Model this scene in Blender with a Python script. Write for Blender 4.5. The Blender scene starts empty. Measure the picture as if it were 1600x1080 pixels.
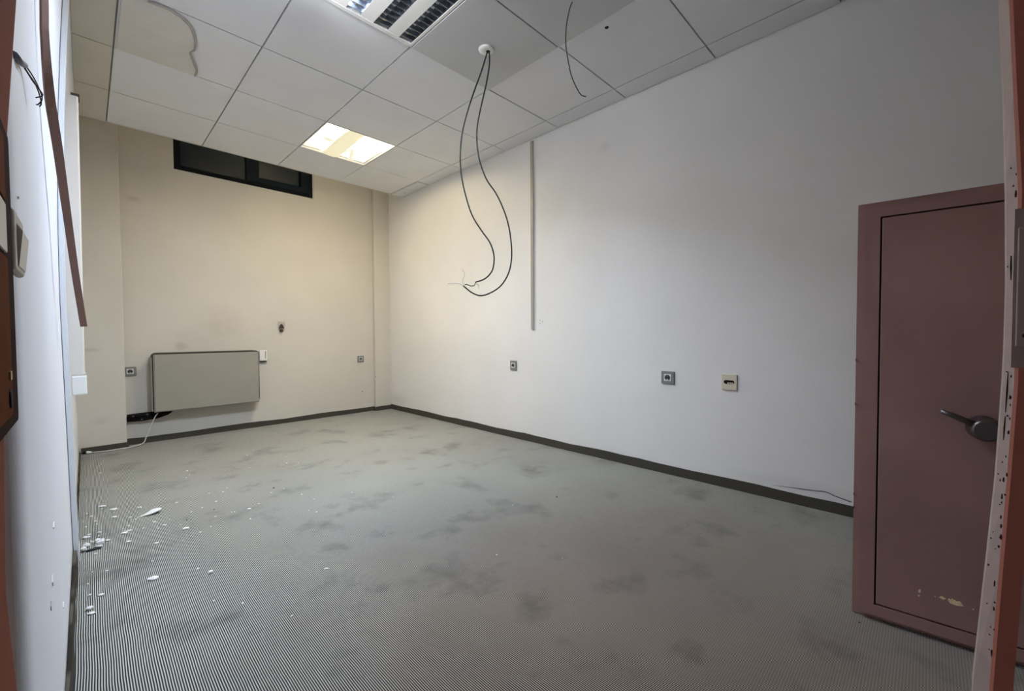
import bpy, bmesh, math, random
from mathutils import Vector, Matrix
random.seed(7)
S = bpy.context.scene
COL = S.collection

# ------------------------------------------------------------------ camera
cam_d = bpy.data.cameras.new('camera'); cam = bpy.data.objects.new('camera', cam_d); COL.objects.link(cam)
F_PX, YAW, PITCH, ROLL, EYE = 658.76, 0.79078, 0.02714, -0.00593, 0.93674
cam_d.sensor_fit = 'HORIZONTAL'; cam_d.sensor_width = 36.0; cam_d.lens = F_PX / 1600 * 36.0
cam_d.clip_start = 0.02; cam_d.clip_end = 100
fwd = Vector((math.sin(YAW)*math.cos(PITCH), math.cos(YAW)*math.cos(PITCH), -math.sin(PITCH)))
rgt = Vector((math.cos(YAW), -math.sin(YAW), 0)); upv = rgt.cross(fwd)
r2 = rgt*math.cos(ROLL) + upv*math.sin(ROLL); u2 = -rgt*math.sin(ROLL) + upv*math.cos(ROLL)
M = Matrix((r2, u2, -fwd)).transposed().to_4x4(); M.translation = Vector((0, 0, EYE))
cam.matrix_world = M
S.camera = cam

# ------------------------------------------------------------------ world, lights, exposure
W = bpy.data.worlds.new('night'); S.world = W; W.use_nodes = True
W.node_tree.nodes['Background'].inputs[0].default_value = (0.10, 0.14, 0.16, 1)
W.node_tree.nodes['Background'].inputs[1].default_value = 0.04

def area(name, loc, sx, sy, power, col, spread, rot=(0, 0, 0)):
    d = bpy.data.lights.new(name, 'AREA'); d.shape = 'RECTANGLE'; d.size = sx; d.size_y = sy
    d.energy = power; d.color = col; d.spread = math.radians(spread)
    o = bpy.data.objects.new(name, d); o.location = loc; o.rotation_euler = rot; COL.objects.link(o)
    return o
area('fluorescent_light', (0.885, 1.82, 2.574), 0.20, 0.50, 62, (0.68, 0.80, 1.0), 140, (math.radians(13), 0, 0))
TUBE_L = 112.0          # lit tube of the louvred fitting, drop below it added for ceiling wash
PANEL_L = 125.0        # warm diffuser of the small fitting
area('added_warm_fill', (1.3, -0.75, 2.50), 0.5, 0.3, 0.5, (1.0, 0.62, 0.48), 170)  # unseen warm fill lamp added behind the camera to tint the near right

S.view_settings.view_transform = 'Standard'; S.view_settings.look = 'None'
S.view_settings.exposure = 0.12; S.view_settings.gamma = 1.0; S.view_settings.use_curve_mapping = False
S.cycles.sample_clamp_direct = 4.0      # soft edges on the glowing diffuser

# ------------------------------------------------------------------ materials
def mat(name, col, rough=0.6, metal=0.0, noise=0.0, nscale=8.0, bump=0.0, bscale=80.0, spec=0.4):
    m = bpy.data.materials.new(name); m.use_nodes = True
    nt = m.node_tree; N = nt.nodes; L = nt.links; b = N['Principled BSDF']
    b.inputs['Roughness'].default_value = rough; b.inputs['Metallic'].default_value = metal
    b.inputs['Specular IOR Level'].default_value = spec
    b.inputs['Base Color'].default_value = (*col, 1)
    geo = N.new('ShaderNodeNewGeometry')
    if noise:
        t = N.new('ShaderNodeTexNoise'); t.inputs['Scale'].default_value = nscale; t.inputs['Detail'].default_value = 5
        L.new(geo.outputs['Position'], t.inputs['Vector'])
        r = N.new('ShaderNodeMapRange'); r.inputs['From Min'].default_value = 0.3; r.inputs['From Max'].default_value = 0.7
        r.inputs['To Min'].default_value = 1 - noise; r.inputs['To Max'].default_value = 1 + noise
        L.new(t.outputs['Fac'], r.inputs['Value'])
        mx = N.new('ShaderNodeVectorMath'); mx.operation = 'SCALE'; mx.inputs[0].default_value = col
        L.new(r.outputs['Result'], mx.inputs['Scale']); L.new(mx.outputs['Vector'], b.inputs['Base Color'])
    if bump:
        t2 = N.new('ShaderNodeTexNoise'); t2.inputs['Scale'].default_value = bscale; t2.inputs['Detail'].default_value = 3
        L.new(geo.outputs['Position'], t2.inputs['Vector'])
        bp = N.new('ShaderNodeBump'); bp.inputs['Strength'].default_value = bump; bp.inputs['Distance'].default_value = 0.003
        L.new(t2.outputs['Fac'], bp.inputs['Height']); L.new(bp.outputs['Normal'], b.inputs['Normal'])
    return m

def add_smudges(m, spots, dark):
    """grimy marks on the paint: spots = (centre, radii, strength)"""
    nt = m.node_tree; N = nt.nodes; L = nt.links; b = N['Principled BSDF']
    src = b.inputs['Base Color'].links[0].from_socket if b.inputs['Base Color'].links else None
    geo = N.new('ShaderNodeNewGeometry')
    nz = N.new('ShaderNodeTexNoise'); nz.inputs['Scale'].default_value = 14; nz.inputs['Detail'].default_value = 4
    L.new(geo.outputs['Position'], nz.inputs['Vector'])
    acc = None
    for c, r, s in spots:
        sub = N.new('ShaderNodeVectorMath'); sub.operation = 'SUBTRACT'; sub.inputs[1].default_value = c
        L.new(geo.outputs['Position'], sub.inputs[0])
        dv = N.new('ShaderNodeVectorMath'); dv.operation = 'DIVIDE'; dv.inputs[1].default_value = r
        L.new(sub.outputs['Vector'], dv.inputs[0])
        ln = N.new('ShaderNodeVectorMath'); ln.operation = 'LENGTH'; L.new(dv.outputs['Vector'], ln.inputs[0])
        mr = N.new('ShaderNodeMapRange'); mr.interpolation_type = 'SMOOTHSTEP'
        mr.inputs['From Min'].default_value = 1.0; mr.inputs['From Max'].default_value = 0.0
        mr.inputs['To Min'].default_value = 0.0; mr.inputs['To Max'].default_value = s
        L.new(ln.outputs['Value'], mr.inputs['Value'])
        if acc is None: acc = mr.outputs['Result']
        else:
            mx = N.new('ShaderNodeMath'); mx.operation = 'MAXIMUM'; L.new(acc, mx.inputs[0]); L.new(mr.outputs['Result'], mx.inputs[1]); acc = mx.outputs[0]
    mu = N.new('ShaderNodeMath'); mu.operation = 'MULTIPLY'; L.new(acc, mu.inputs[0])
    k = N.new('ShaderNodeMapRange'); k.inputs['From Min'].default_value = 0.3; k.inputs['From Max'].default_value = 0.65
    k.inputs['To Min'].default_value = 0.45; k.inputs['To Max'].default_value = 1.0
    L.new(nz.outputs['Fac'], k.inputs['Value']); L.new(k.outputs['Result'], mu.inputs[1])
    mix = N.new('ShaderNodeMix'); mix.data_type = 'RGBA'
    mix.inputs[7].default_value = (*dark, 1)
    if src: L.new(src, mix.inputs[6])
    else: mix.inputs[6].default_value = b.inputs['Base Color'].default_value
    L.new(mu.outputs[0], mix.inputs[0]); L.new(mix.outputs[2], b.inputs['Base Color'])

def emis(name, col, strength):
    m = bpy.data.materials.new(name); m.use_nodes = True
    b = m.node_tree.nodes['Principled BSDF']
    b.inputs['Base Color'].default_value = (*col, 1)
    b.inputs['Emission Color'].default_value = (*col, 1); b.inputs['Emission Strength'].default_value = strength
    return m

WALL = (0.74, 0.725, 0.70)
M_wall_r = mat('white_wall_paint', WALL, 0.75, noise=0.025, nscale=2.5, bump=0.15, bscale=60, spec=0.25)
add_smudges(M_wall_r, [((2.71, 4.7, 0.12), (0.1, 0.35, 0.12), 0.22), ((2.71, 1.72, 2.3), (0.1, 0.10, 0.06), 0.15),
                       ((2.71, 0.5, 0.1), (0.1, 0.5, 0.06), 0.2)], (0.25, 0.23, 0.2))
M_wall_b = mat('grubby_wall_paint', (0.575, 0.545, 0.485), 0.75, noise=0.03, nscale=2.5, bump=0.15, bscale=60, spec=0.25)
add_smudges(M_wall_b, [((0.62, 4.886, 0.845), (0.08, 0.2, 0.07), 0.45), ((0.93, 4.886, 1.02), (0.30, 0.2, 0.30), 0.22),
                       ((0.75, 4.886, 0.92), (0.35, 0.2, 0.16), 0.15), ((0.02, 4.79, 0.83), (0.10, 0.1, 0.03), 0.3),
                       ((0.08, 4.79, 0.25), (0.09, 0.1, 0.05), 0.22), ((0.32, 4.886, 2.12), (0.09, 0.1, 0.04), 0.28),
                       ((0.35, 4.886, 2.5), (0.4, 0.2, 0.5), 0.12)], (0.22, 0.18, 0.14))
M_wall_l = mat('left_wall_paint', (0.74, 0.76, 0.81), 0.6, noise=0.02, nscale=3, bump=0.25, bscale=25, spec=0.3)
M_tile = mat('ceiling_tile_white', (0.76, 0.76, 0.775), 0.85, noise=0.03, nscale=3, spec=0.15)
M_tile_brown = mat('ceiling_tile_brownish', (0.62, 0.58, 0.51), 0.85, noise=0.06, nscale=3, spec=0.15)  # browner tone for the leftmost tiles and the edge rail
M_board = mat('grey_ceiling_board', (0.56, 0.56, 0.56), 0.85, noise=0.03, nscale=3, spec=0.15)
M_rail = mat('ceiling_rail_grey', (0.40, 0.39, 0.37), 0.6, spec=0.3)
M_plenum = mat('plenum_concrete', (0.30, 0.29, 0.27), 0.9, noise=0.1)
M_skin = mat('peeling_ceiling_skin', (0.66, 0.63, 0.58), 0.8, noise=0.04, spec=0.2)
M_skin_edge_shade = mat('torn_edge_shadow_grey', (0.40, 0.37, 0.33), 0.9)
M_white = mat('white_plastic', (0.78, 0.77, 0.74), 0.4)
M_ivory = mat('ivory_plastic', (0.62, 0.57, 0.44), 0.45)
M_grey_pl = mat('grey_plastic', (0.20, 0.20, 0.19), 0.4)
M_sock_in = mat('pale_socket_plastic', (0.62, 0.62, 0.60), 0.35)
M_beige = mat('beige_trunking', (0.60, 0.56, 0.50), 0.5)
M_black = mat('black_rubber', (0.008, 0.008, 0.008), 0.7, spec=0.1)
M_dark = mat('dark_gap', (0.02, 0.018, 0.016), 0.8)
M_cable = mat('black_cable', (0.022, 0.022, 0.018), 0.6, spec=0.2)
M_wire_w = mat('white_wire', (0.45, 0.43, 0.38), 0.5)
M_cord = mat('grey_white_cord', (0.55, 0.52, 0.48), 0.5)
M_conv = mat('radiator_grey_green', (0.29, 0.275, 0.235), 0.45, noise=0.03, nscale=6)
M_conv_d = mat('radiator_dark_back', (0.045, 0.035, 0.025), 0.6)
M_safe = mat('maroon_enamel', (0.35, 0.205, 0.180), 0.42, noise=0.16, nscale=3.2, bump=0.08, bscale=12, spec=0.45)
M_steel = mat('dull_dark_steel', (0.16, 0.14, 0.14), 0.33, metal=0.85)
M_chip = mat('bare_wood_paint_loss', (0.88, 0.68, 0.45), 0.7, noise=0.15, nscale=120)
M_alu = mat('pale_aluminium_profile', (0.66, 0.68, 0.70), 0.5, metal=0.0, spec=0.3)
M_strip = mat('pinkish_brown_trim', (0.25, 0.145, 0.115), 0.9, noise=0.06, nscale=12)
M_leaf = mat('terracotta_door_paint', (0.20, 0.075, 0.050), 0.9, noise=0.08, nscale=6, spec=0.02)
M_leaf_edge = mat('pale_door_edge', (0.45, 0.33, 0.27), 0.6, noise=0.1, nscale=40)
M_lock = mat('dark_brown_plastic', (0.030, 0.014, 0.011), 0.9, spec=0.03)
M_amber = mat('amber_insert', (0.105, 0.030, 0.010), 0.9, spec=0.03, noise=0.15, nscale=20)
M_brass = mat('worn_brass', (0.45, 0.32, 0.14), 0.35, metal=0.8)
M_post = mat('red_oxide_paint', (0.46, 0.155, 0.105), 0.5, noise=0.06, nscale=8)
M_postw = mat('chipped_pale_paint', (0.36, 0.28, 0.255), 0.55, noise=0.08, nscale=40)
M_plaster = mat('plaster_crumb', (0.72, 0.73, 0.70), 0.85, noise=0.08, nscale=60)
M_frame = mat('black_window_frame', (0.006, 0.008, 0.009), 0.6, spec=0.05)
M_sash = mat('navy_window_sash', (0.007, 0.011, 0.017), 0.6, spec=0.08)
M_base = None

# carpet (ribbed, ribs run with the room's length), and the same carpet used as skirting
def carpet(name, axis, pitch, light, dark, stain_and_light=True, cross=True):
    m = bpy.data.materials.new(name); m.use_nodes = True
    nt = m.node_tree; N = nt.nodes; L = nt.links; b = N['Principled BSDF']
    b.inputs['Roughness'].default_value = 0.95; b.inputs['Specular IOR Level'].default_value = 0.1
    b.inputs['Sheen Weight'].default_value = 0.40 if stain_and_light else 0.0; b.inputs['Sheen Roughness'].default_value = 0.40; b.inputs['Sheen Tint'].default_value = (1.0, 0.98, 0.88, 1)
    geo = N.new('ShaderNodeNewGeometry'); sp = N.new('ShaderNodeSeparateXYZ'); L.new(geo.outputs['Position'], sp.inputs[0])
    wob = N.new('ShaderNodeTexNoise'); wob.inputs['Scale'].default_value = 5; L.new(geo.outputs['Position'], wob.inputs['Vector'])
    def math_(op, a, bb=None):
        n = N.new('ShaderNodeMath'); n.operation = op
        for i, v in enumerate((a, bb)):
            if v is None: continue
            if isinstance(v, (int, float)): n.inputs[i].default_value = v
            else: L.new(v, n.inputs[i])
        return n.outputs[0]
    co = math_('ADD', sp.outputs[axis], math_('MULTIPLY', wob.outputs['Fac'], 0.006))
    s = math_('SINE', math_('MULTIPLY', co, 2*math.pi/pitch))
    h = math_('MULTIPLY_ADD', s, 0.5); h.node.inputs[2].default_value = 0.5
    if cross:
        a2 = 'Y' if axis == 'X' else 'X'
        s2 = math_('SINE', math_('MULTIPLY', sp.outputs[a2], 2*math.pi/0.0065))
        s2 = math_('MULTIPLY_ADD', s2, 0.16); s2.node.inputs[2].default_value = 0.84
        h = math_('MULTIPLY', h, s2)
    ramp = N.new('ShaderNodeValToRGB'); e = ramp.color_ramp.elements
    e[0].position = 0.27; e[0].color = (*dark, 1); e[1].position = 0.70; e[1].color = (*light, 1)
    L.new(h, ramp.inputs[0])
    out = ramp.outputs[0]
    if stain_and_light:
        n1 = N.new('ShaderNodeTexNoise'); n1.inputs['Scale'].default_value = 3.4; n1.inputs['Detail'].default_value = 7; n1.inputs['Roughness'].default_value = 0.62
        L.new(geo.outputs['Position'], n1.inputs['Vector'])
        mr = N.new('ShaderNodeMapRange'); mr.inputs['From Min'].default_value = 0.54; mr.inputs['From Max'].default_value = 0.70
        mr.inputs['To Min'].default_value = 1.0; mr.inputs['To Max'].default_value = 0.55
        L.new(n1.outputs['Fac'], mr.inputs['Value'])
        n2 = N.new('ShaderNodeTexNoise'); n2.inputs['Scale'].default_value = 0.9; n2.inputs['Detail'].default_value = 2
        L.new(geo.outputs['Position'], n2.inputs['Vector'])
        m2 = N.new('ShaderNodeMapRange'); m2.inputs['From Min'].default_value = 0.35; m2.inputs['From Max'].default_value = 0.65
        m2.inputs['To Min'].default_value = 0.90; m2.inputs['To Max'].default_value = 1.06
        L.new(n2.outputs['Fac'], m2.inputs['Value'])
        k = math_('MULTIPLY', mr.outputs['Result'], m2.outputs['Result'])
        # light falloff painted into the near right carpet as brownish darkening
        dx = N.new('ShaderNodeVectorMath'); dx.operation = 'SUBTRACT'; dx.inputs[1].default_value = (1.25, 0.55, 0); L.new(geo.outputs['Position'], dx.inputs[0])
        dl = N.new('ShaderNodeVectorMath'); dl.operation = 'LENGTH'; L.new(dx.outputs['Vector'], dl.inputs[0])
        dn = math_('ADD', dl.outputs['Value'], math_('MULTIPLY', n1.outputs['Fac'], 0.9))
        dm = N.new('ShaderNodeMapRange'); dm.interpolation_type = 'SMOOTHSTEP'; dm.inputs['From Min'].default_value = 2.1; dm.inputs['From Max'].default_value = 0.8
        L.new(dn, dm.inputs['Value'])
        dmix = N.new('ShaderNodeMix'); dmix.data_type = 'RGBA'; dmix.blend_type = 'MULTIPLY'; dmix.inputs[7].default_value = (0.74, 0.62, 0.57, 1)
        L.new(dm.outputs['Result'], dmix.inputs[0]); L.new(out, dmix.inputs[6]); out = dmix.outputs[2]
        # stronger light on the back carpet, painted in as a paler colour
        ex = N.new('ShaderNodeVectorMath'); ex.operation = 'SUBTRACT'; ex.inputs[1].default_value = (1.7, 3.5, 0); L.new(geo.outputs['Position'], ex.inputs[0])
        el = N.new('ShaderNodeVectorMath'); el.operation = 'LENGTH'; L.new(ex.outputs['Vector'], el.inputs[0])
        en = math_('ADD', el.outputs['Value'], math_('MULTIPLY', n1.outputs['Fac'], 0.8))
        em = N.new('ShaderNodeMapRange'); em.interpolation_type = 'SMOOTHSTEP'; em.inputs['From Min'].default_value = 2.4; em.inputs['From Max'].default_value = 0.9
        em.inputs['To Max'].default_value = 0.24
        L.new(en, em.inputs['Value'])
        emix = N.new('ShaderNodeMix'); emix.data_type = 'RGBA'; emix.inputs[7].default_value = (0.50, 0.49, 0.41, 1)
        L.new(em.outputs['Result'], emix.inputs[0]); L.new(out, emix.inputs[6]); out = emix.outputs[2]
        sc = N.new('ShaderNodeVectorMath'); sc.operation = 'SCALE'; L.new(out, sc.inputs[0]); L.new(k, sc.inputs['Scale']); out = sc.outputs['Vector']
    L.new(out, b.inputs['Base Color'])
    bp = N.new('ShaderNodeBump'); bp.inputs['Strength'].default_value = 0.5; bp.inputs['Distance'].default_value = 0.002
    L.new(h, bp.inputs['Height']); L.new(bp.outputs['Normal'], b.inputs['Normal'])
    return m
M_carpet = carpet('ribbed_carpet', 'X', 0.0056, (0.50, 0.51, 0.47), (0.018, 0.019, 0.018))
M_skirt = carpet('ribbed_carpet_skirting', 'Z', 0.0075, (0.095, 0.088, 0.072), (0.028, 0.025, 0.02), stain_and_light=False, cross=False)

def glass(name):
    m = bpy.data.materials.new(name); m.use_nodes = True
    nt = m.node_tree; N = nt.nodes; L = nt.links
    for n in list(N):
        if n.type != 'OUTPUT_MATERIAL': N.remove(n)
    out = [n for n in N if n.type == 'OUTPUT_MATERIAL'][0]
    tr = N.new('ShaderNodeBsdfTransparent'); tr.inputs[0].default_value = (0.8, 0.85, 0.85, 1)
    gl = N.new('ShaderNodeBsdfGlossy'); gl.inputs['Roughness'].default_value = 0.25; gl.inputs[0].default_value = (0.8, 0.8, 0.8, 1)
    mx = N.new('ShaderNodeMixShader'); mx.inputs[0].default_value = 0.012
    L.new(tr.outputs[0], mx.inputs[1]); L.new(gl.outputs[0], mx.inputs[2]); L.new(mx.outputs[0], out.inputs[0])
    return m
M_glass = glass('dusty_window_glass')

# ------------------------------------------------------------------ builders
def bx(bm, x0, x1, y0, y1, z0, z1, mi=0):
    v = [bm.verts.new(p) for p in ((x0,y0,z0),(x1,y0,z0),(x1,y1,z0),(x0,y1,z0),(x0,y0,z1),(x1,y0,z1),(x1,y1,z1),(x0,y1,z1))]
    for q in ((0,3,2,1),(4,5,6,7),(0,1,5,4),(1,2,6,5),(2,3,7,6),(3,0,4,7)):
        f = bm.faces.new([v[i] for i in q]); f.material_index = mi
    return bm
def box(*a, bev=0.0, seg=2):
    bm = bx(bmesh.new(), *a)
    if bev: bmesh.ops.bevel(bm, geom=bm.edges[:], offset=bev, segments=seg, affect='EDGES', profile=0.5)
    return bm
def prism(bm, pts, axis, a0, a1, mi=0, side_mi=None):
    """extrude a 2-D outline along an axis: axis 'x' -> pts are (y,z), 'y' -> (x,z), 'z' -> (x,y)"""
    def P(p, a): return {'x': (a, p[0], p[1]), 'y': (p[0], a, p[1]), 'z': (p[0], p[1], a)}[axis]
    A = [bm.verts.new(P(p, a0)) for p in pts]; B = [bm.verts.new(P(p, a1)) for p in pts]
    n = len(pts)
    bm.faces.new(A[::-1]).material_index = mi; bm.faces.new(B).material_index = mi
    for i in range(n):
        bm.faces.new((A[i], A[(i+1) % n], B[(i+1) % n], B[i])).material_index = mi if side_mi is None else side_mi
    bmesh.ops.recalc_face_normals(bm, faces=bm.faces[:])
    return bm
def tube(bm, pts, r, n=8, caps=True, smooth_iter=0):
    pts = [Vector(p) for p in pts]
    if smooth_iter:
        out = []
        for i in range(len(pts)-1):
            p0 = pts[max(i-1, 0)]; p1 = pts[i]; p2 = pts[i+1]; p3 = pts[min(i+2, len(pts)-1)]
            for k in range(smooth_iter):
                t = k/smooth_iter
                out.append(0.5*((2*p1)+(p2-p0)*t+(2*p0-5*p1+4*p2-p3)*t*t+(3*p1-p0-3*p2+p3)*t**3))
        out.append(pts[-1]); pts = out
    rings = []; ref = None
    for i, p in enumerate(pts):
        d = (pts[min(i+1, len(pts)-1)] - pts[max(i-1, 0)]).normalized()
        if ref is None: ref = Vector((0, 0, 1)) if abs(d.z) < 0.9 else Vector((1, 0, 0))
        a = (ref - d*ref.dot(d)).normalized(); b = d.cross(a); ref = a
        rr = r[min(i, len(r)-1)] if isinstance(r, (list, tuple)) else r
        rings.append([bm.verts.new(p + a*math.cos(2*math.pi*k/n)*rr + b*math.sin(2*math.pi*k/n)*rr) for k in range(n)])
    for A, B in zip(rings, rings[1:]):
        for k in range(n):
            f = bm.faces.new((A[k], A[(k+1) % n], B[(k+1) % n], B[k])); f.smooth = True
    if caps: bm.faces.new(rings[0][::-1]); bm.faces.new(rings[-1])
    return bm
def lathe(bm, prof, axis_o, axis_d, n=24):
    """prof = (distance along axis, radius)"""
    d = Vector(axis_d).normalized(); ref = Vector((0, 0, 1)) if abs(d.z) < 0.9 else Vector((1, 0, 0))
    a = (ref - d*ref.dot(d)).normalized(); b = d.cross(a); o = Vector(axis_o)
    rings = [[bm.verts.new(o + d*t + (a*math.cos(2*math.pi*k/n)+b*math.sin(2*math.pi*k/n))*max(r, 1e-4)) for k in range(n)] for t, r in prof]
    for A, B in zip(rings, rings[1:]):
        for k in range(n):
            f = bm.faces.new((A[k], A[(k+1) % n], B[(k+1) % n], B[k])); f.smooth = True
    bm.faces.new(rings[0][::-1]); bm.faces.new(rings[-1])
    return bm
def obj(name, bm, m, parent=None, label=None, smooth=False):
    me = bpy.data.meshes.new(name); bm.normal_update(); bm.to_mesh(me); bm.free()
    for x in (m if isinstance(m, (list, tuple)) else [m]): me.materials.append(x)
    if smooth:
        for p in me.polygons: p.use_smooth = True
    o = bpy.data.objects.new(name, me); COL.objects.link(o)
    if parent is not None:
        o.parent = parent
        o.matrix_parent_inverse = Matrix.Translation(parent.location).inverted() if parent.rotation_euler.z == 0 else Matrix()
    if label: o['label'] = label
    return o
def inst(src, parent, off=(0, 0, 0)):
    o = src.copy(); COL.objects.link(o); o.parent = parent
    o.matrix_parent_inverse = src.matrix_parent_inverse.copy(); o.location = Vector(src.location) + Vector(off)
    return o
def tag(o, label, cat, group=None, kind=None):
    o['label'] = label; o['category'] = cat
    if group: o['group'] = group
    if kind: o['kind'] = kind
    return o
def thing(name, label, cat, loc=(0, 0, 0), rz=0, group=None, kind=None):
    o = bpy.data.objects.new(name, None); COL.objects.link(o); o.location = loc; o.rotation_euler = (0, 0, rz)
    o.empty_display_size = 0.05
    return tag(o, label, cat, group, kind)

XR, YB, XL, ZC, ZS = 2.709, 4.886, -0.056, 2.588, 3.05
Y0 = -1.1
def bulge(y, z):                       # the plaster of the left wall bellies out and leans in towards its top
    t = [(0.0, 0.0), (.03, -.002), (.32, -.0055), (.57, -.0085), (.85, -.0125), (1.13, -.0150), (1.39, -.0130), (1.60, -.0090), (1.83, -.0025), (2.03, .0070), (2.135, .0115), (2.29, .0210), (2.60, .0400), (9, .044)]
    for (a, va), (b, vb) in zip(t, t[1:]):
        if a <= z <= b: v = va + (vb-va)*(z-a)/(b-a); break
    return v*min(1.0, max(0.0, (y-0.8)/1.7))

# ------------------------------------------------------------------ shell
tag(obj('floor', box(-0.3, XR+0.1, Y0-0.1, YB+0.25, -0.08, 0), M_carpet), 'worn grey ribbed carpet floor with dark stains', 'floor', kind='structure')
def wall_grid(x, ys, zs, th):
    bm = bmesh.new(); V = [[bm.verts.new((x + bulge(y, z), y, z)) for z in zs] for y in ys]
    Bk = [[bm.verts.new((x - th, y, z)) for z in zs] for y in ys]
    for i in range(len(ys)-1):
        for j in range(len(zs)-1):
            f = bm.faces.new((V[i][j], V[i+1][j], V[i+1][j+1], V[i][j+1])); f.smooth = True
            bm.faces.new((Bk[i][j], Bk[i][j+1], Bk[i+1][j+1], Bk[i+1][j]))
    for i in range(len(ys)-1):
        for j in (0, -1): bm.faces.new((V[i][j], V[i+1][j], Bk[i+1][j], Bk[i][j]))
    for j in range(len(zs)-1):
        for i in (0, -1): bm.faces.new((V[i][j], V[i][j+1], Bk[i][j+1], Bk[i][j]))
    bmesh.ops.recalc_face_normals(bm, faces=bm.faces[:]); return bm
zs = [0.1*k for k in range(27)] + [ZS]
wl = obj('wall_left', wall_grid(XL, [0.64 + (YB+0.2-0.64)*k/24 for k in range(25)], zs, 0.1), M_wall_l)
tag(wl, 'long bluish white left wall with scuffs, seen at a grazing angle', 'wall', kind='structure')
tag(obj('wall_door_recess', box(-0.26, -0.16, Y0, 0.64, 0, ZS), M_wall_l), 'plain wall behind the open brown door', 'wall', kind='structure')
wr = obj('wall_right', box(XR, XR+0.12, Y0, YB+0.2, 0, ZS), M_wall_r)
tag(wr, 'long bare white right wall with sockets', 'wall', kind='structure')
tag(obj('wall_near_unseen', box(-0.26, XR+0.12, Y0-0.1, Y0, 0, ZS), mat('warm_bounce_brown', (0.22, 0.13, 0.10), 0.7)), 'unseen brown wall behind the viewpoint, coloured for warm bounce', 'wall', kind='structure')  # unseen closing wall, its brown added for warm bounce light
WX0, WX1, WZ0, WZ1 = 0.597, 1.823, 2.452, 2.90
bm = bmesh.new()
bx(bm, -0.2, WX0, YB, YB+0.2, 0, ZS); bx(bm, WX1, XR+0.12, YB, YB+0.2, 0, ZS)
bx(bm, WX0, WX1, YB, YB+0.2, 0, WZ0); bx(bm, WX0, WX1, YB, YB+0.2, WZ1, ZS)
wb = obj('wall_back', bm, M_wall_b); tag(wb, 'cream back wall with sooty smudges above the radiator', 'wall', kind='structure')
# pilasters
pl = obj('trim_1', box(-0.11, 0.225, 4.79, YB, 0, ZS, bev=0.004), M_wall_b)
tag(pl, 'wide plastered pier in the left back corner', 'pier', kind='structure')
bm = bmesh.new(); bx(bm, 2.497, XR, 4.835, YB, 0, 1.62); bx(bm, 2.503, XR, 4.842, YB, 1.62, ZS)
tag(obj('trim_2', bm, M_wall_b), 'narrow plastered pier in the right back corner', 'pier', kind='structure')
# skirting made of carpet strips, wavy top edge
def skirt(name, p, q, n, seed, label, h=0.058, th=0.006):
    rnd = random.Random(seed); p = Vector((*p, 0)); q = Vector((*q, 0)); d = q-p; k = max(2, int(d.length/0.12))
    nv = Vector((*n, 0)); bm = bmesh.new(); R = []
    for i in range(k+1):
        c = p + d*i/k; w = 0.0035*math.sin(i*0.9+seed) + rnd.uniform(-0.0025, 0.0025); o = th + rnd.uniform(0, 0.004)
        R.append([bm.verts.new(c + Vector((0, 0, 0.0005))), bm.verts.new(c + nv*(o+0.003) + Vector((0, 0, 0.0005))), bm.verts.new(c + nv*o + Vector((0, 0, h+w))), bm.verts.new(c + Vector((0, 0, h+w)))])
    for A, B in zip(R, R[1:]):
        for j in range(4): bm.faces.new((A[j], A[(j+1) % 4], B[(j+1) % 4], B[j]))
    bm.faces.new(R[0]); bm.faces.new(R[-1][::-1]); bmesh.ops.recalc_face_normals(bm, faces=bm.faces[:])
    return tag(obj(name, bm, M_skirt), label, 'skirting', kind='structure')
skirt('baseboard_right', (XR, -1.0), (XR, 4.835), (-1, 0), 1, 'dark carpet skirting strip along the right wall')
skirt('baseboard_back', (0.225, YB), (2.497, YB), (0, -1), 2, 'dark carpet skirting strip along the back wall', 0.052)
skirt('baseboard_left', (XL, 0.66), (XL, 2.485), (1, 0), 3, 'dark carpet skirting strip along the near left wall')
skirt('baseboard_left_pier', (-0.045, 4.79), (0.231, 4.79), (0, -1), 4, 'dark carpet skirting strip across the left pier', 0.05)
skirt('baseboard_left_pier_side', (0.225, 4.792), (0.225, 4.878), (1, 0), 5, 'short dark skirting on the side of the left pier', 0.05)
skirt('baseboard_right_pier', (2.497, 4.835), (2.70, 4.835), (0, -1), 6, 'dark carpet skirting strip across the right pier', 0.05)
skirt('baseboard_right_pier_side', (2.497, YB-.008), (2.497, 4.836), (-1, 0), 9, 'short dark skirting on the side of the right pier', 0.05)
skirt('baseboard_left_far', (XL, 2.535), (XL, 4.78), (1, 0), 8, 'thin dark skirting at the far end of the left wall', 0.02, 0.003)

# wall parts: crack, screw holes
obj('plaster_crack', tube(bmesh.new(), [(XR, 0.622, .075), (XR, .529, .084), (XR, .428, .093), (XR, .373, .100), (XR, .333, .088), (XR, .268, .076)], [0.0005, .0008, .0012, .0015, .0022, .0024], 6, smooth_iter=3), mat('crack_shadow_grey', (0.13, 0.12, 0.11), 0.9), wr)
for dy, dz in ((2.345, 1.052), (2.345, 1.024), (2.318, 1.040)):
    obj('screw_hole', lathe(bmesh.new(), [(0, .0035), (.001, .003)], (XR, dy, dz), (-1, 0, 0), 10), M_dark, wr)
for x, z, r_ in ((2.35, 0.25, .006), (2.50, 0.42, .005)):
    obj('screw_hole', lathe(bmesh.new(), [(0, r_), (.001, r_*0.8)], (x, YB if x < 2.49 else 4.835, z), (0, -1, 0), 10), M_dark, wb)

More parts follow.
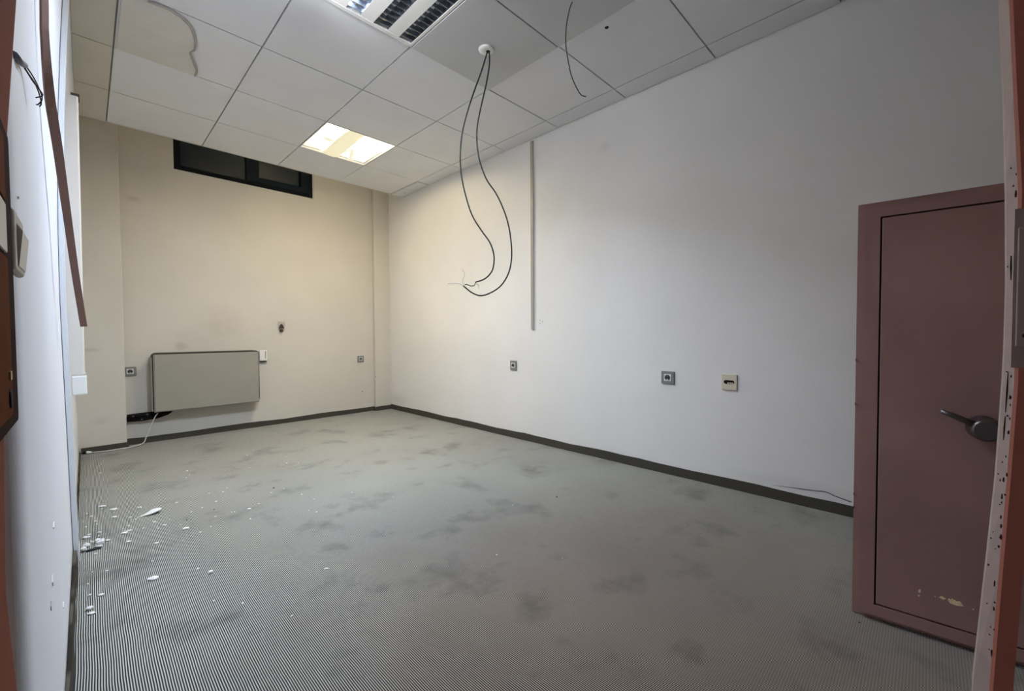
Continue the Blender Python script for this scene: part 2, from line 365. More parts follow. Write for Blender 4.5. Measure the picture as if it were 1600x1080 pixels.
for y0, z0, dy, dz in ((1.342, .529, .02, .006), (1.235, .452, .018, .012), (1.15, .438, .008, .010), (1.598, .236, .016, .007), (0.816, 1.112, .004, .0015)):   # scuffed plaster
    bm = bmesh.new(); prism(bm, [(y0-dy, z0+.2*dz), (y0-.3*dy, z0+dz), (y0+dy*.6, z0+.6*dz), (y0+dy, z0-.3*dz), (y0+.2*dy, z0-dz), (y0-.7*dy, z0-.6*dz)], 'x', XL+bulge(y0, z0)-.001, XL+bulge(y0, z0)+.0018)
    obj('plaster_gouge', bm, M_white, wl)
# aluminium profile on the left wall
bm = bmesh.new(); R = []
for k in range(26):
    z = 0.002 + (ZC-0.004)*k/25; b = bulge(2.5, z)
    R.append([bm.verts.new(p) for p in ((XL+b-0.003, 2.499, z), (XL+b+0.002, 2.499, z), (XL+b+0.0025, 2.492, z), (XL+b+0.0145, 2.492, z), (XL+b+0.015, 2.500, z), (XL+b+0.0175, 2.500, z), (XL+b+0.0185, 2.530, z), (XL+b-0.003, 2.530, z))])
for A, B in zip(R, R[1:]):
    for j in range(8): bm.faces.new((A[j], A[(j+1) % 8], B[(j+1) % 8], B[j]))
bm.faces.new(R[0]); bm.faces.new(R[-1]); bmesh.ops.recalc_face_normals(bm, faces=bm.faces[:])
tr = obj('trim_3', bm, M_alu); tag(tr, 'pale grey upright profile strip on the left wall', 'profile', kind='structure')

# ------------------------------------------------------------------ suspended ceiling
ce = obj('ceiling', box(-0.3, XR+0.12, Y0-0.1, YB+0.2, ZS, ZS+0.1), M_plenum)
tag(ce, 'suspended ceiling of square white tiles with grey seams', 'ceiling', kind='structure')
C0, R0, T = 0.150, 2.138, 0.6
cols = [None] + [C0 + T*k for k in range(5)] + [XR-0.004]
rows = [R0 + T*k for k in range(-5, 5)]; rows[-1] = 4.515
g = 0.004
for j in range(len(rows)-1):
    y0, y1 = rows[j], rows[j+1]
    r = j - 5                                   # row r runs from line r to line r+1
    for i in range(6):
        x0 = cols[i] if cols[i] is not None else XL + bulge(y1, ZC) + 0.002
        x1 = cols[i+1]
        if i == 2 and r == -1: continue         # louvred fitting
        if i == 3 and r == 2: continue          # warm fitting
        drop = 0.0; m = M_tile
        if i == 3 and r < 0: m = M_board; drop = 0.008
        if i <= 1 : m = M_tile_brown if i == 0 else M_tile
        if i == 5 and r == 3: drop = 0.005
        gg = g if not (i == 5 and r == 3) else 0.018
        gx0 = gg if cols[i] is not None else 0
        zz = ZC - drop + random.uniform(-0.0008, 0.0008)
        obj('ceiling_tile', box(x0+gx0, x1-(gg if i < 5 else 0.004), y0+gg, y1-(gg if r < 3 else 0), zz, zz+0.014), m, ce)
for x in cols[1:6]:
    obj('grid_rail', box(x-0.012, x+0.012, Y0, 4.512, ZC+0.0025+0.0125, ZC+0.03), M_rail, ce)
for y in rows[:-1]:
    obj('grid_rail', box(0.0, XR-0.004, y-0.012, y+0.012, ZC+0.016, ZC+0.031), M_rail, ce)
obj('edge_rail', box(-0.005, XR-0.03, 4.512, 4.522, ZC-0.002, ZC+0.05), M_tile_brown, ce)
obj('tile_hole', lathe(bmesh.new(), [(0, .011), (.002, .009)], (2.017, 1.262, ZC), (0, 0, -1), 12), M_dark, ce)
obj('tile_hole', lathe(bmesh.new(), [(0, .007), (.002, .006)], (2.65, 4.36, ZC-0.005), (0, 0, -1), 12), M_dark, ce)
# torn, drooping skin on the tile near the left wall
tear = [(0.252, 2.755), (0.329, 2.747), (0.385, 2.769), (0.43, 2.82), (0.464, 2.923), (0.476, 3.022), (0.462, 3.074), (0.485, 3.148), (0.519, 3.251), (0.521, 3.328)]
bm = bmesh.new(); prism(bm, [(0.16, 3.328), (0.16, 2.75)] + tear, 'z', ZC-0.0095, ZC-0.0015)
bmesh.ops.bevel(bm, geom=[e for e in bm.edges if abs(e.verts[0].co.z-e.verts[1].co.z) < 1e-6 and e.verts[0].co.z < ZC-0.009], offset=0.003, segments=2, affect='EDGES')
obj('peeling_skin', bm, M_skin, ce, 'torn ceiling skin with a curved drooping edge')
bm = bmesh.new(); tube(bm, [(x+0.004, y, ZC-0.006) for x, y in tear], 0.006, 6, smooth_iter=4)
obj('torn_edge_shade', bm, M_skin_edge_shade, ce)  # grey tube that paints the soft shadow line along the tear

# ------------------------------------------------------------------ window
win = thing('window_1', 'narrow dark clerestory window in the back wall, half hidden by the ceiling', 'window', (0, 0, 0), kind='structure')
yf0, yf1 = YB+0.012, YB+0.07
bm = bmesh.new()
for a in ((WX0+.002, WX0+.05, WZ0+.002, WZ1-.002), (WX1-.045, WX1-.012, WZ0+.002, WZ1-.002), (WX0+.05, WX1-.045, WZ0+.002, WZ0+.045), (WX0+.05, WX1-.045, WZ1-.05, WZ1-.002)):
    bx(bm, a[0], a[1], yf0, yf1, a[2], a[3])
obj('window_frame', bm, M_frame, win)
obj('window_reveal', box(WX1-.012, WX1-.001, yf0-0.006, yf1, WZ0+.002, WZ1-.002), M_beige, win)
obj('mullion', box(1.175, 1.245, yf0-0.004, yf1, WZ0+.045, WZ1-.05), M_sash, win)
bm = bmesh.new()
for a in ((1.245, 1.285, WZ0+.047, WZ1-.052), (1.69, 1.776, WZ0+.047, WZ1-.052), (1.285, 1.69, WZ0+.047, WZ0+.10), (1.285, 1.69, WZ1-.1, WZ1-.052)):
    bx(bm, a[0], a[1], yf0-0.004, yf1-0.01, a[2], a[3])
obj('sash', bm, M_sash, win)
obj('pane', box(WX0+.05, 1.175, yf0+.03, yf0+.036, WZ0+.045, WZ1-.05), M_glass, win)
obj('pane', box(1.285, 1.69, yf0+.03, yf0+.036, WZ0+.10, WZ1-.1), M_glass, win)

# ------------------------------------------------------------------ louvred fluorescent fitting
lf = thing('louvred_ceiling_light', 'white louvred fluorescent ceiling light with bluish glow', 'ceiling light', (1.05, 1.838, ZC))
LX0, LX1, LY0, LY1 = 0.758, 1.347, 1.544, 2.134
bm = bmesh.new(); zb = ZC-0.006
for a in ((LX0, LX1, LY0, LY0+.022), (LX0, LX1, LY1-.022, LY1), (LX0, LX0+.014, LY0+.022, LY1-.022), (LX1-.014, LX1, LY0+.022, LY1-.022)):
    bx(bm, *a, zb, ZC+.02)
obj('frame', bm, M_white, lf)
obj('housing', box(LX0+.002, LX1-.002, LY0+.002, LY1-.002, ZC+.075, ZC+.09), M_white, lf)
tro = [(1.257, 1.332), (1.106, 1.187), (0.958, 1.034), (0.812, 0.885)]
pans = [(1.187, 1.257), (1.034, 1.106), (0.885, 0.958), (LX0+.014, 0.812)]
for a, b in pans:
    obj('pan', box(a, b, LY0+.022, LY1-.022, ZC-.004, ZC+.004), M_white, lf)
M_mirror = mat('louvre_mirror', (0.55, 0.58, 0.62), 0.22, metal=1.0)
M_blade = mat('louvre_blade_grey', (0.30, 0.32, 0.36), 0.3, metal=0.9)
M_tube_off = mat('unlit_tube', (0.7, 0.72, 0.74), 0.3)
M_tube_on = emis('lit_wash_tube', (0.93, 0.95, 1.0), TUBE_L)
blade_src = None
for k, (a, b) in enumerate(tro):
    bm = bmesh.new(); c = (a+b)/2
    for s, e in ((a, 1), (b, -1)):          # parabolic sides
        pr = [(s, ZC-.003), (s+e*.004, ZC+.02), (s+e*.012, ZC+.045), (s+e*.028, ZC+.066)]
        A = [bm.verts.new((x, LY0+.022, z)) for x, z in pr]; B = [bm.verts.new((x, LY1-.022, z)) for x, z in pr]
        for q in range(3):
            bm.faces.new((A[q], A[q+1], B[q+1], B[q])).smooth = True
    lv = obj('louvre', bm, M_mirror, lf)
    if k < 3:
        n = 13
        for i in range(n):
            y = LY0+.045 + (LY1-LY0-.09)*i/(n-1)
            bm = bmesh.new()
            pts = [(a+.001, ZC-.002), (b-.001, ZC-.002), (b-.006, ZC+.03), (c+.012, ZC+.022), (c-.012, ZC+.022), (a+.006, ZC+.03)]
            prism(bm, pts, 'y', y-.0012, y+.0012)
            obj('louvre_blade', bm, M_blade, lv)
    zt = ZC+.04 if k < 3 else ZC-.050
    obj('tube', lathe(bmesh.new(), [(0, .008), (.012, .013), (.45, .013), (.462, .008)] if k == 3 else [(0, .008), (.012, .013), (.52, .013), (.532, .008)], (c, LY0+.03, zt), (0, 1, 0), 14), M_tube_on if k == 3 else M_tube_off, lf)

# ------------------------------------------------------------------ warm fitting
wf = thing('warm_ceiling_light', 'small square ceiling light with crumpled glowing warm white diffuser', 'ceiling light', (1.65, 3.638, ZC))
PX0, PX1, PY0, PY1 = 1.354, 1.946, 3.342, 3.934
M_panel = emis('lit_diffuser', (1.0, 0.86, 0.60), PANEL_L)
M_fold_shade = emis('fold_shade_film', (0.92, 0.85, 0.68), 0.55)  # dimmer glow paints the shade in the diffuser's folds
M_band = emis('backlit_band', (0.80, 0.74, 0.52), 0.62)
bm = bmesh.new()
for a in ((PX0, PX1, PY0, PY0+.006), (PX0, PX1, PY1-.006, PY1), (PX0, PX0+.006, PY0+.006, PY1-.006), (PX1-.006, PX1, PY0+.006, PY1-.006)):
    bx(bm, *a, ZC-.002, ZC+.07)
obj('frame', bm, M_white, wf)
obj('diffuser', box(PX0+.007, PX1-.007, PY0+.007, 3.545, ZC+.022, ZC+.027), M_panel, wf, 'brightest half of the diffuser, lamp right behind')
obj('diffuser', box(PX0+.007, PX1-.007, 3.545, PY1-.007, ZC+.020, ZC+.027), emis('dim_diffuser', (1.0, 0.955, 0.86), 0.80), wf, 'creamy dimmer half of the diffuser')
def sheet(x0, x1, fn, n=10):
    bm = bmesh.new(); V = [[bm.verts.new((x0+(x1-x0)*i/n, PY0+.01+(PY1-PY0-.02)*j/n, fn(i/n, j/n))) for j in range(n+1)] for i in range(n+1)]
    for i in range(n):
        for j in range(n): bm.faces.new((V[i][j], V[i][j+1], V[i+1][j+1], V[i+1][j])).smooth = True
    return bm
obj('film_band', sheet(1.537, 1.672, lambda u, v: ZC+.004+.012*math.sin(3.1*(u+v))*u+.008*math.sin(5*v)), M_band, wf, 'dull cream band across the diffuser')
for pts in ([(1.42, 3.655), (1.47, 3.625), (1.535, 3.635), (1.535, 3.685), (1.50, 3.69), (1.46, 3.665)], [(1.675, 3.83), (1.715, 3.68), (1.735, 3.70), (1.83, 3.925), (1.785, 3.925), (1.725, 3.75)],
            [(1.365, 3.86), (1.45, 3.875), (1.53, 3.90), (1.53, 3.915), (1.45, 3.895), (1.365, 3.885)]):
    bm = bmesh.new(); prism(bm, pts, 'z', ZC+.012, ZC+.014); obj('fold_shade', bm, M_fold_shade, wf)

# ------------------------------------------------------------------ ceiling cables
ros = thing('cable_rosette', 'round white ceiling rosette where two cables come out', 'rosette', (1.665, 1.841, ZC-.008))
obj('cover', lathe(bmesh.new(), [(0, .046), (-.007, .044), (-.012, .034), (-.013, .02)], (1.665, 1.841, ZC-.0075), (0, 0, 1), 28), M_white, ros)
obj('cable_hole', lathe(bmesh.new(), [(0, .013), (-.002, .012)], (1.672, 1.834, ZC-.020), (0, 0, 1), 14), M_dark, ros)
L = [[1.67, 1.836, 2.571], [1.644, 1.863, 2.454], [1.612, 1.895, 2.334], [1.582, 1.925, 2.207], [1.563, 1.944, 2.097], [1.555, 1.952, 1.987], [1.557, 1.95, 1.884], [1.572, 1.935, 1.766], [1.6, 1.907, 1.636], [1.639, 1.868, 1.543], [1.672, 1.834, 1.476], [1.688, 1.818, 1.413], [1.69, 1.816, 1.357], [1.679, 1.826, 1.301], [1.65, 1.856, 1.26], [1.613, 1.893, 1.242]]
Lt = [[1.613, 1.893, 1.242], [1.608, 1.899, 1.223], [1.592, 1.915, 1.22], [1.577, 1.929, 1.229], [1.567, 1.939, 1.226]]
Rr = [[1.676, 1.830, 2.571], [1.677, 1.829, 2.497], [1.664, 1.842, 2.388], [1.643, 1.864, 2.261], [1.626, 1.88, 2.151], [1.623, 1.883, 2.06], [1.633, 1.873, 1.95], [1.661, 1.845, 1.839], [1.7, 1.806, 1.757], [1.731, 1.774, 1.661], [1.752, 1.753, 1.561], [1.762, 1.743, 1.449], [1.761, 1.744, 1.364], [1.748, 1.757, 1.289], [1.719, 1.787, 1.222], [1.679, 1.827, 1.182], [1.636, 1.87, 1.163], [1.6, 1.907, 1.179], [1.563, 1.944, 1.22]]
c1 = thing('hanging_cable', 'shorter black cable loop hanging from the rosette, inner one', 'cable', L[0])
obj('sheath', tube(bmesh.new(), L, 0.0042, 8, smooth_iter=4), M_cable, c1)
obj('bare_end', tube(bmesh.new(), Lt, 0.0026, 6, smooth_iter=4), M_cable, c1)
for w in ([[1.611, 1.894, 1.238], [1.621, 1.885, 1.231], [1.629, 1.878, 1.219]], [[1.612, 1.893, 1.238], [1.624, 1.882, 1.222], [1.626, 1.88, 1.205]]):
    obj('wire_strand', tube(bmesh.new(), w, 0.0016, 5, smooth_iter=3), M_wire_w, c1)
c2 = thing('hanging_cable', 'longer black cable loop hanging from the rosette, outer one', 'cable', Rr[0])
obj('sheath', tube(bmesh.new(), Rr, 0.0042, 8, smooth_iter=4), M_cable, c2)
obj('wire_strand', tube(bmesh.new(), [[1.563, 1.944, 1.22], [1.542, 1.965, 1.235], [1.5, 2.008, 1.235]], 0.0022, 6, smooth_iter=4), M_wire_w, c2)
obj('wire_strand', tube(bmesh.new(), [[1.563, 1.944, 1.22], [1.561, 1.947, 1.254], [1.569, 1.938, 1.291], [1.558, 1.949, 1.317]], 0.0016, 6, smooth_iter=4), M_wire_w, c2)
C3 = [[1.733, 1.280, 2.579], [1.723, 1.29, 2.542], [1.712, 1.301, 2.464], [1.71, 1.304, 2.386], [1.714, 1.299, 2.324], [1.727, 1.286, 2.23], [1.745, 1.268, 2.167], [1.763, 1.25, 2.126], [1.781, 1.232, 2.117]]
tag(obj('loose_wire', tube(bmesh.new(), C3, 0.0024, 6, smooth_iter=4), M_cable), 'single thin black wire dangling from the grey ceiling board', 'wire')

# ------------------------------------------------------------------ right wall: trunking, sockets
tk = thing('cable_trunking', 'slim beige vertical cable trunking on the right wall', 'trunking', (XR, 2.418, 0.975))
obj('channel', box(XR-.012, XR-.0005, 2.407, 2.431, 0.975, 2.572), M_beige, tk)
obj('cover', box(XR-.016, XR-.012, 2.405, 2.433, 0.982, 2.570), mat('shaded_trunking_lid', (0.36, 0.32, 0.27), 0.5), tk)  # lid colour darkened to hold the shade on the beige trunking's side

def socket(name, label, pos, n, w, h, kind, group=None):
    """pos = centre on the wall, n = wall normal ('-x' or '-y')"""
    t = thing(name, label, 'socket', pos, 0, group)
    def P(u, v, d): return (pos[0]-d, pos[1]-u, pos[2]+v) if n == '-x' else (pos[0]+u, pos[1]-d, pos[2]+v)
    def slab(u0, u1, v0, v1, d0, d1, bev=0.0):
        a = P(u0, v0, d0); b = P(u1, v1, d1)
        return box(min(a[0], b[0]), max(a[0], b[0]), min(a[1], b[1]), max(a[1], b[1]), min(a[2], b[2]), max(a[2], b[2]), bev=bev)
    nd = (-1, 0, 0) if n == '-x' else (0, -1, 0)
    if kind == 'power':
        obj('frame', slab(-w/2, w/2, -h/2, h/2, .0005, .011, .003), M_grey_pl, t)
        obj('insert', slab(-w*.27, w*.27, -h*.28, h*.28, .011, .0135, .001), M_sock_in, t)
        r = w*.215
        obj('well', lathe(bmesh.new(), [(0, r), (.0008, r*.96)], P(0, 0, .0135), nd, 22), mat('socket_well', (0.05, 0.05, 0.048), 0.5), t)
        for s in (-1, 1):
            obj('pin_hole', lathe(bmesh.new(), [(0, .004), (.0006, .0038)], P(s*.0095, 0, .0143), nd, 8), M_black, t)
        obj('earth_clip', slab(-.004, .004, -r*.95, -r*.5, .0143, .0165), M_sock_in, t)
        obj('earth_clip', slab(-.004, .004, r*.5, r*.95, .0143, .0165), M_steel, t)
    else:
        obj('frame', slab(-w/2, w/2, -h/2, h/2, .0005, .012, .002), M_ivory, t)
        bm = bmesh.new(); rr = .0115
        pts = [( .018+rr*math.cos(a), rr*math.sin(a)) for a in [math.radians(-90+20*k) for k in range(10)]] + [(-.018+rr*math.cos(a), rr*math.sin(a)) for a in [math.radians(90+20*k) for k in range(10)]]
        if n == '-x': prism(bm, [(pos[1]-u, pos[2]+v) for u, v in pts], 'x', pos[0]-.0128, pos[0]-.012)
        obj('port', bm, M_black, t)
        for u in (-.004, .008, .019):
            obj('contact', slab(u-.004, u+.004, -.010, -.002, .0128, .0138), M_ivory, t)
    return t
socket('wall_socket', 'small grey power socket on right wall, farthest of its row', (XR, 2.657, 0.655), '-x', 0.078, 0.085, 'power')
socket('wall_socket', 'grey power socket with pale square insert on right wall, next to the ivory one', (XR, 1.225, 0.643), '-x', 0.088, 0.084, 'power')
socket('phone_socket', 'ivory phone socket with dark oblong opening on the right wall', (XR, 0.846, 0.642), '-x', 0.085, 0.092, 'phone')
socket('wall_socket', 'dark grey socket half hidden behind the left back pier', (0.262, YB, 0.635), '-y', 0.082, 0.078, 'power')
socket('wall_socket', 'small grey socket at the right end of the back wall', (2.33, YB, 0.647), '-y', 0.078, 0.074, 'power')

# ------------------------------------------------------------------ back wall: radiator and company
rad = thing('wall_radiator', 'grey-green convector radiator hung low on the back wall', 'radiator', (0.8, YB, 0.27))
bm = bmesh.new(); rc = .03
def rrect(x0, x1, z0, z1, r, top_only=False, n=6):
    pts = []
    for cx, cz, a0 in ((x1-r, z1-r, 0), (x0+r, z1-r, 90), (x0+r, z0+r, 180), (x1-r, z0+r, 270)):
        if top_only and a0 >= 180:
            pts.append((x0 if a0 == 180 else x1, z0)); continue
        for k in range(n+1):
            a = math.radians(a0+90*k/n); pts.append((cx+r*math.cos(a), cz+r*math.sin(a)))
    return pts
prism(bm, rrect(0.397, 1.216, 0.30, 0.790, .035, True), 'y', 4.765, YB-.002)
obj('back_casing', bm, M_conv_d, rad)
bm = bmesh.new(); prism(bm, rrect(0.404, 1.205, 0.277, 0.776, .016, True), 'y', 4.735, 4.782)
bmesh.ops.bevel(bm, geom=[e for e in bm.edges if e.verts[0].co.y < 4.736 and e.verts[1].co.y < 4.736], offset=.008, segments=3, affect='EDGES')
obj('front_panel', bm, M_conv, rad)
bm = bmesh.new(); bx(bm, 0.389, 0.3965, 4.762, YB-.002, 0.285, 0.75)
obj('side_cheek', bm, M_conv, rad)
hose = thing('pipe_bundle', 'black lagged pipes with metal valves behind the radiator bottom', 'pipe', (0.24, 4.84, 0.20))
bm = bmesh.new(); tube(bm, [(0.232, 4.865, 0.228), (0.33, 4.855, 0.228), (0.43, 4.85, 0.235), (0.50, 4.85, 0.25), (0.535, 4.85, 0.27)], [.026, .028, .027, .02, .012], 10)
obj('pipe', bm, M_black, hose)
bm = bmesh.new(); tube(bm, [(0.232, 4.84, 0.250), (0.34, 4.835, 0.256), (0.45, 4.835, 0.262)], [.02, .02, .012], 10)
obj('pipe', bm, M_black, hose)
for x, y, z in ((0.27, 4.816, 0.254), (0.36, 4.813, 0.258), (0.325, 4.826, 0.219)):
    obj('valve', lathe(bmesh.new(), [(0, .008), (.006, .008), (.008, .005), (.014, .004)], (x, y, z), (0, -1, 0), 10), M_steel, hose)
cord = thing('power_cord', 'pale cord trailing from the radiator to the floor by the pier', 'cord', (0.35, 4.79, 0.0))
obj('cable', tube(bmesh.new(), [(0.43, 4.80, 0.262), (0.412, 4.797, 0.235), (0.385, 4.79, 0.17), (0.350, 4.782, 0.08), (0.325, 4.778, 0.02), (0.25, 4.755, 0.007), (0.149, 4.735, 0.007), (0.074, 4.734, 0.007), (0.012, 4.750, 0.009)], 0.0045, 8, smooth_iter=4), M_cord, cord)
bm = bmesh.new(); tube(bm, [(0.014, 4.750, 0.010), (-0.008, 4.755, 0.012), (-0.018, 4.757, 0.013)], [.006, .012, .011], 8); obj('plug', bm, M_white, cord)
bm = bmesh.new(); tube(bm, [(-0.018, 4.757, 0.013), (-0.035, 4.760, 0.013)], .010, 8); obj('plug_face', bm, M_black, cord)
th = thing('junction_box', 'pale square junction box beside the radiator top', 'junction box', (1.28, YB, 0.73))
obj('cover', box(1.248, 1.316, YB-.016, YB-.0005, 0.678, 0.784, bev=.003), M_white, th)
obj('vent', box(1.298, 1.306, YB-.018, YB-.016, 0.70, 0.775), M_grey_pl, th)
obj('lip', box(1.250, 1.312, YB-.022, YB-.0005, 0.664, 0.677), M_conv_d, th)
hk = thing('gas_tap_stub', 'small dark pipe stub with bracket on the back wall above the radiator', 'pipe stub', (1.46, YB, 1.02))
obj('wall_plate', box(1.428, 1.498, YB-.006, YB-.0005, 1.040, 1.085, bev=.002), mat('grey_cement', (0.46, 0.43, 0.38), 0.9, noise=0.15, nscale=60), hk)
bm = bmesh.new(); prism(bm, [(1.434, 1.012), (1.486, 1.012), (1.470, 1.045), (1.464, 1.058), (1.456, 1.058), (1.450, 1.045)], 'y', YB-.022, YB-.001); obj('bracket', bm, M_conv_d, hk)
obj('stub', lathe(bmesh.new(), [(0, .016), (.02, .016), (.026, .011)], (1.459, YB-.001, 0.985), (0, -1, 0), 14), M_conv_d, hk)

# ------------------------------------------------------------------ left wall: trunking with box, hanging strip, switch, wires
cd = thing('wall_trunking', 'pale vertical trunking on the far left wall ending in a box', 'trunking', (-0.03, 3.0, 0.65))
bm = bmesh.new(); R = []
for k in range(13):
    z = 0.752 + (2.115-0.752)*k/12; x0 = XL + bulge(3.0, z) + .001; x1 = -0.0065 + 0.0085*k/12
    R.append([bm.verts.new(p) for p in ((x0, 2.99, z), (x1-.006, 2.985, z), (x1, 2.993, z), (x1, 3.06, z), (x0, 3.06, z))])
for A, B in zip(R, R[1:]):
    for j in range(5): bm.faces.new((A[j], A[(j+1) % 5], B[(j+1) % 5], B[j]))
bm.faces.new(R[0]); bm.faces.new(R[-1]); bmesh.ops.recalc_face_normals(bm, faces=bm.faces[:])
obj('channel', bm, mat('cream_trunking', (0.66, 0.62, 0.56), 0.5), cd)
obj('outlet_box', box(-0.0545, -0.0005, 2.975, 3.075, 0.648, 0.742, bev=.006), M_white, cd)
obj('collar', box(-0.0535, -0.004, 2.98, 3.07, 0.742, 0.754), M_beige, cd)
obj('top_bracket', box(-0.024, 0.006, 2.98, 3.065, 2.116, 2.124), M_conv_d, cd)
# loose trim strip swinging from the ceiling
cl = [(-0.030, 1.345, 2.575), (-0.035, 1.343, 2.30), (-0.041, 1.345, 1.95), (-0.0455, 1.35, 1.65), (-0.0466, 1.36, 1.578), (-0.0445, 1.42, 1.48), (-0.0382, 1.55, 1.409), (-0.0298, 1.75, 1.294), (-0.018, 1.95, 1.134), (-0.0036, 2.1, 0.973)]
def catmull(P, k):
    P = [Vector(p) for p in P]; out = []
    for i in range(len(P)-1):
        p0, p1, p2, p3 = P[max(i-1, 0)], P[i], P[i+1], P[min(i+2, len(P)-1)]
        for q in range(k):
            t = q/k; out.append(0.5*((2*p1)+(p2-p0)*t+(2*p0-5*p1+4*p2-p3)*t*t+(3*p1-p0-3*p2+p3)*t**3))
    out.append(P[-1]); return out
P = catmull(cl, 5); bm = bmesh.new(); R = []
for i, p in enumerate(P):
    d = (P[min(i+1, len(P)-1)]-P[max(i-1, 0)]).normalized(); t = i/(len(P)-1)
    a = math.radians(58*(1-min(1, max(0, (t-0.45)/0.4))))
    w = Vector((math.cos(a), math.sin(a), 0)); w = (w-d*w.dot(d)).normalized(); nn = d.cross(w)
    R.append([bm.verts.new(p + w*sx*.0088 + nn*sy*.0022) for sx, sy in ((-1, -1), (1, -1), (1, 1), (-1, 1))])
for A, B in zip(R, R[1:]):
    for j in range(4): bm.faces.new((A[j], A[(j+1) % 4], B[(j+1) % 4], B[j]))
bm.faces.new(R[0]); bm.faces.new(R[-1]); bmesh.ops.recalc_face_normals(bm, faces=bm.faces[:])
tag(obj('loose_trim_strip', bm, M_strip), 'pinkish brown trim strip hanging loose along the left wall', 'trim strip')
sw = thing('light_switch', 'grey rocker light switch on left wall beside the door lock', 'switch', (XL, 0.70, 1.035))
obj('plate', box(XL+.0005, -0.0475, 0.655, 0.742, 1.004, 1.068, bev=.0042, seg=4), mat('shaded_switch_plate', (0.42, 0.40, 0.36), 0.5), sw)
bm = bmesh.new(); prism(bm, [(-0.0477, 1.010), (-0.0466, 1.011), (-0.0433, 1.047), (-0.0477, 1.055)], 'y', 0.672, 0.738); obj('rocker', bm, M_beige, sw)
ww = thing('cut_wires', 'bunch of cut black wires sticking out of the left wall', 'wire', (XL, 0.83, 1.29))
obj('sleeve', tube(bmesh.new(), [(-.0554, .83, 1.295), (-.053, .865, 1.303), (-.0515, .90, 1.315)], .0042, 8), mat('grey_sleeve', (0.16, 0.16, 0.17), 0.6), ww)
for o, end in (((0, 0, .0024), [(-.0413, 1.05, 1.333), (-.046, 1.05, 1.320), (-.0485, 1.05, 1.319)]), ((.0005, 0, -.0024), [(-.0425, 1.05, 1.326), (-.0445, 1.05, 1.317)]), ((-.001, 0, 0), [(-.0405, 1.05, 1.338), (-.047, 1.05, 1.331), (-.0488, 1.05, 1.330)])):
    o = Vector(o)*1.6; p = [Vector(q)+Vector(o) for q in ((-.0515, .90, 1.315), (-.0510, .95, 1.329), (-.0461, 1.0, 1.334))] + [Vector(q) for q in end]
    obj('wire_strand', tube(bmesh.new(), p, .0009, 6, smooth_iter=4), M_black, ww)

# ------------------------------------------------------------------ open brown door at the left edge
dr = thing('door_1', 'open terracotta brown door at the left edge with a dark lock', 'door', (-0.05, 0.61, 0), kind='structure')
prof = [(0.01, -.045), (.45, -.050), (.60, -.0525), (.70, -.057), (.80, -.0555), (.93, -.0525), (1.1, -.0475), (1.26, -.0365), (1.45, -.033), (2.05, -.030)]
bm = bmesh.new(); R = []
for z, x in prof:
    R.append([bm.verts.new(p) for p in ((x, -0.1, z), (x, 0.600, z), (x-.004, 0.611, z), (x-.038, 0.611, z), (x-.038, -0.1, z))])
for A, B in zip(R, R[1:]):
    for j in range(5):
        f = bm.faces.new((A[j], A[(j+1) % 5], B[(j+1) % 5], B[j])); f.material_index = 1 if j in (1, 2) else 0
bm.faces.new(R[0]); bm.faces.new(R[-1]); bmesh.ops.recalc_face_normals(bm, faces=bm.faces[:])
obj('door_leaf', bm, [M_leaf, M_leaf_edge], dr)
bm = bmesh.new(); r_ = .009; pts = rrect(0.42, 0.600, 0.858, 1.120, r_)
prism(bm, pts, 'x', -0.062, -0.0452); bmesh.ops.bevel(bm, geom=[e for e in bm.edges if e.verts[0].co.x > -.046 and e.verts[1].co.x > -.046], offset=.003, segments=2, affect='EDGES')
lk = obj('lock_case', bm, M_lock, dr, 'dark brown rounded lock case with amber inserts')
obj('insert', box(-0.0455, -0.0440, 0.43, 0.548, 1.050, 1.104, bev=.0005), M_amber, lk)
obj('insert', box(-0.0455, -0.0440, 0.43, 0.546, 0.872, 1.002, bev=.0005), M_amber, lk)
obj('latch_block', box(-0.0455, -0.0435, 0.43, 0.540, 1.006, 1.046, bev=.0005), M_beige, lk)
obj('keyhole', lathe(bmesh.new(), [(0, .008), (.0012, .007)], (-0.0440, 0.527, 0.887), (1, 0, 0), 14), M_black, lk)
obj('key_bit', box(-0.0440, -0.0430, 0.525, 0.535, 0.902, 0.909), M_brass, lk)

# ------------------------------------------------------------------ chipped door post at the right edge
pt = thing('door_2', 'red door post with chipped pale edge at the right', 'door post', (0.80, -0.06, 0), kind='structure')
zy = [(0.001, -.040, -.0545), (.20, -.0435, -.0575), (.478, -.0483, -.0613), (.63, -.0570, -.0668), (.75, -.0635, -.0713), (.872, -.0672, -.0752), (.91, -.0680, -.0752), (1.0, -.0682, -.0750), (1.11, -.0660, -.0742), (1.225, -.0622, -.0685), (1.343, -.0570, -.0630), (1.6, -.052, -.0590), (ZC-.012, -.047, -.055)]
bm = bmesh.new(); R = []
for z, y, q in zy:
    R.append([bm.verts.new(p) for p in ((.825, y+.0005, z), (.8135, y, z), (.802, q, z), (.800, q-.0030, z), (.7995, q-.019, z), (.845, q-.024, z), (.860, y-.010, z))])
for A, B in zip(R, R[1:]):
    for j in range(7):
        f = bm.faces.new((A[j], A[(j+1) % 7], B[(j+1) % 7], B[j])); f.material_index = 1 if j in (0, 1) else 0
bm.faces.new(R[0]); bm.faces.new(R[-1]); bmesh.ops.recalc_face_normals(bm, faces=bm.faces[:])
obj('post', bm, [M_post, M_postw], pt)
yy = -0.0790
sp = obj('strike_plate', box(0.7965, 0.8005, yy-.040, yy+.004, 0.918, 1.062, bev=.001), mat('pinkish_steel_plate', (0.40, 0.33, 0.30), 0.5), pt, 'pale strike plate with two screws')
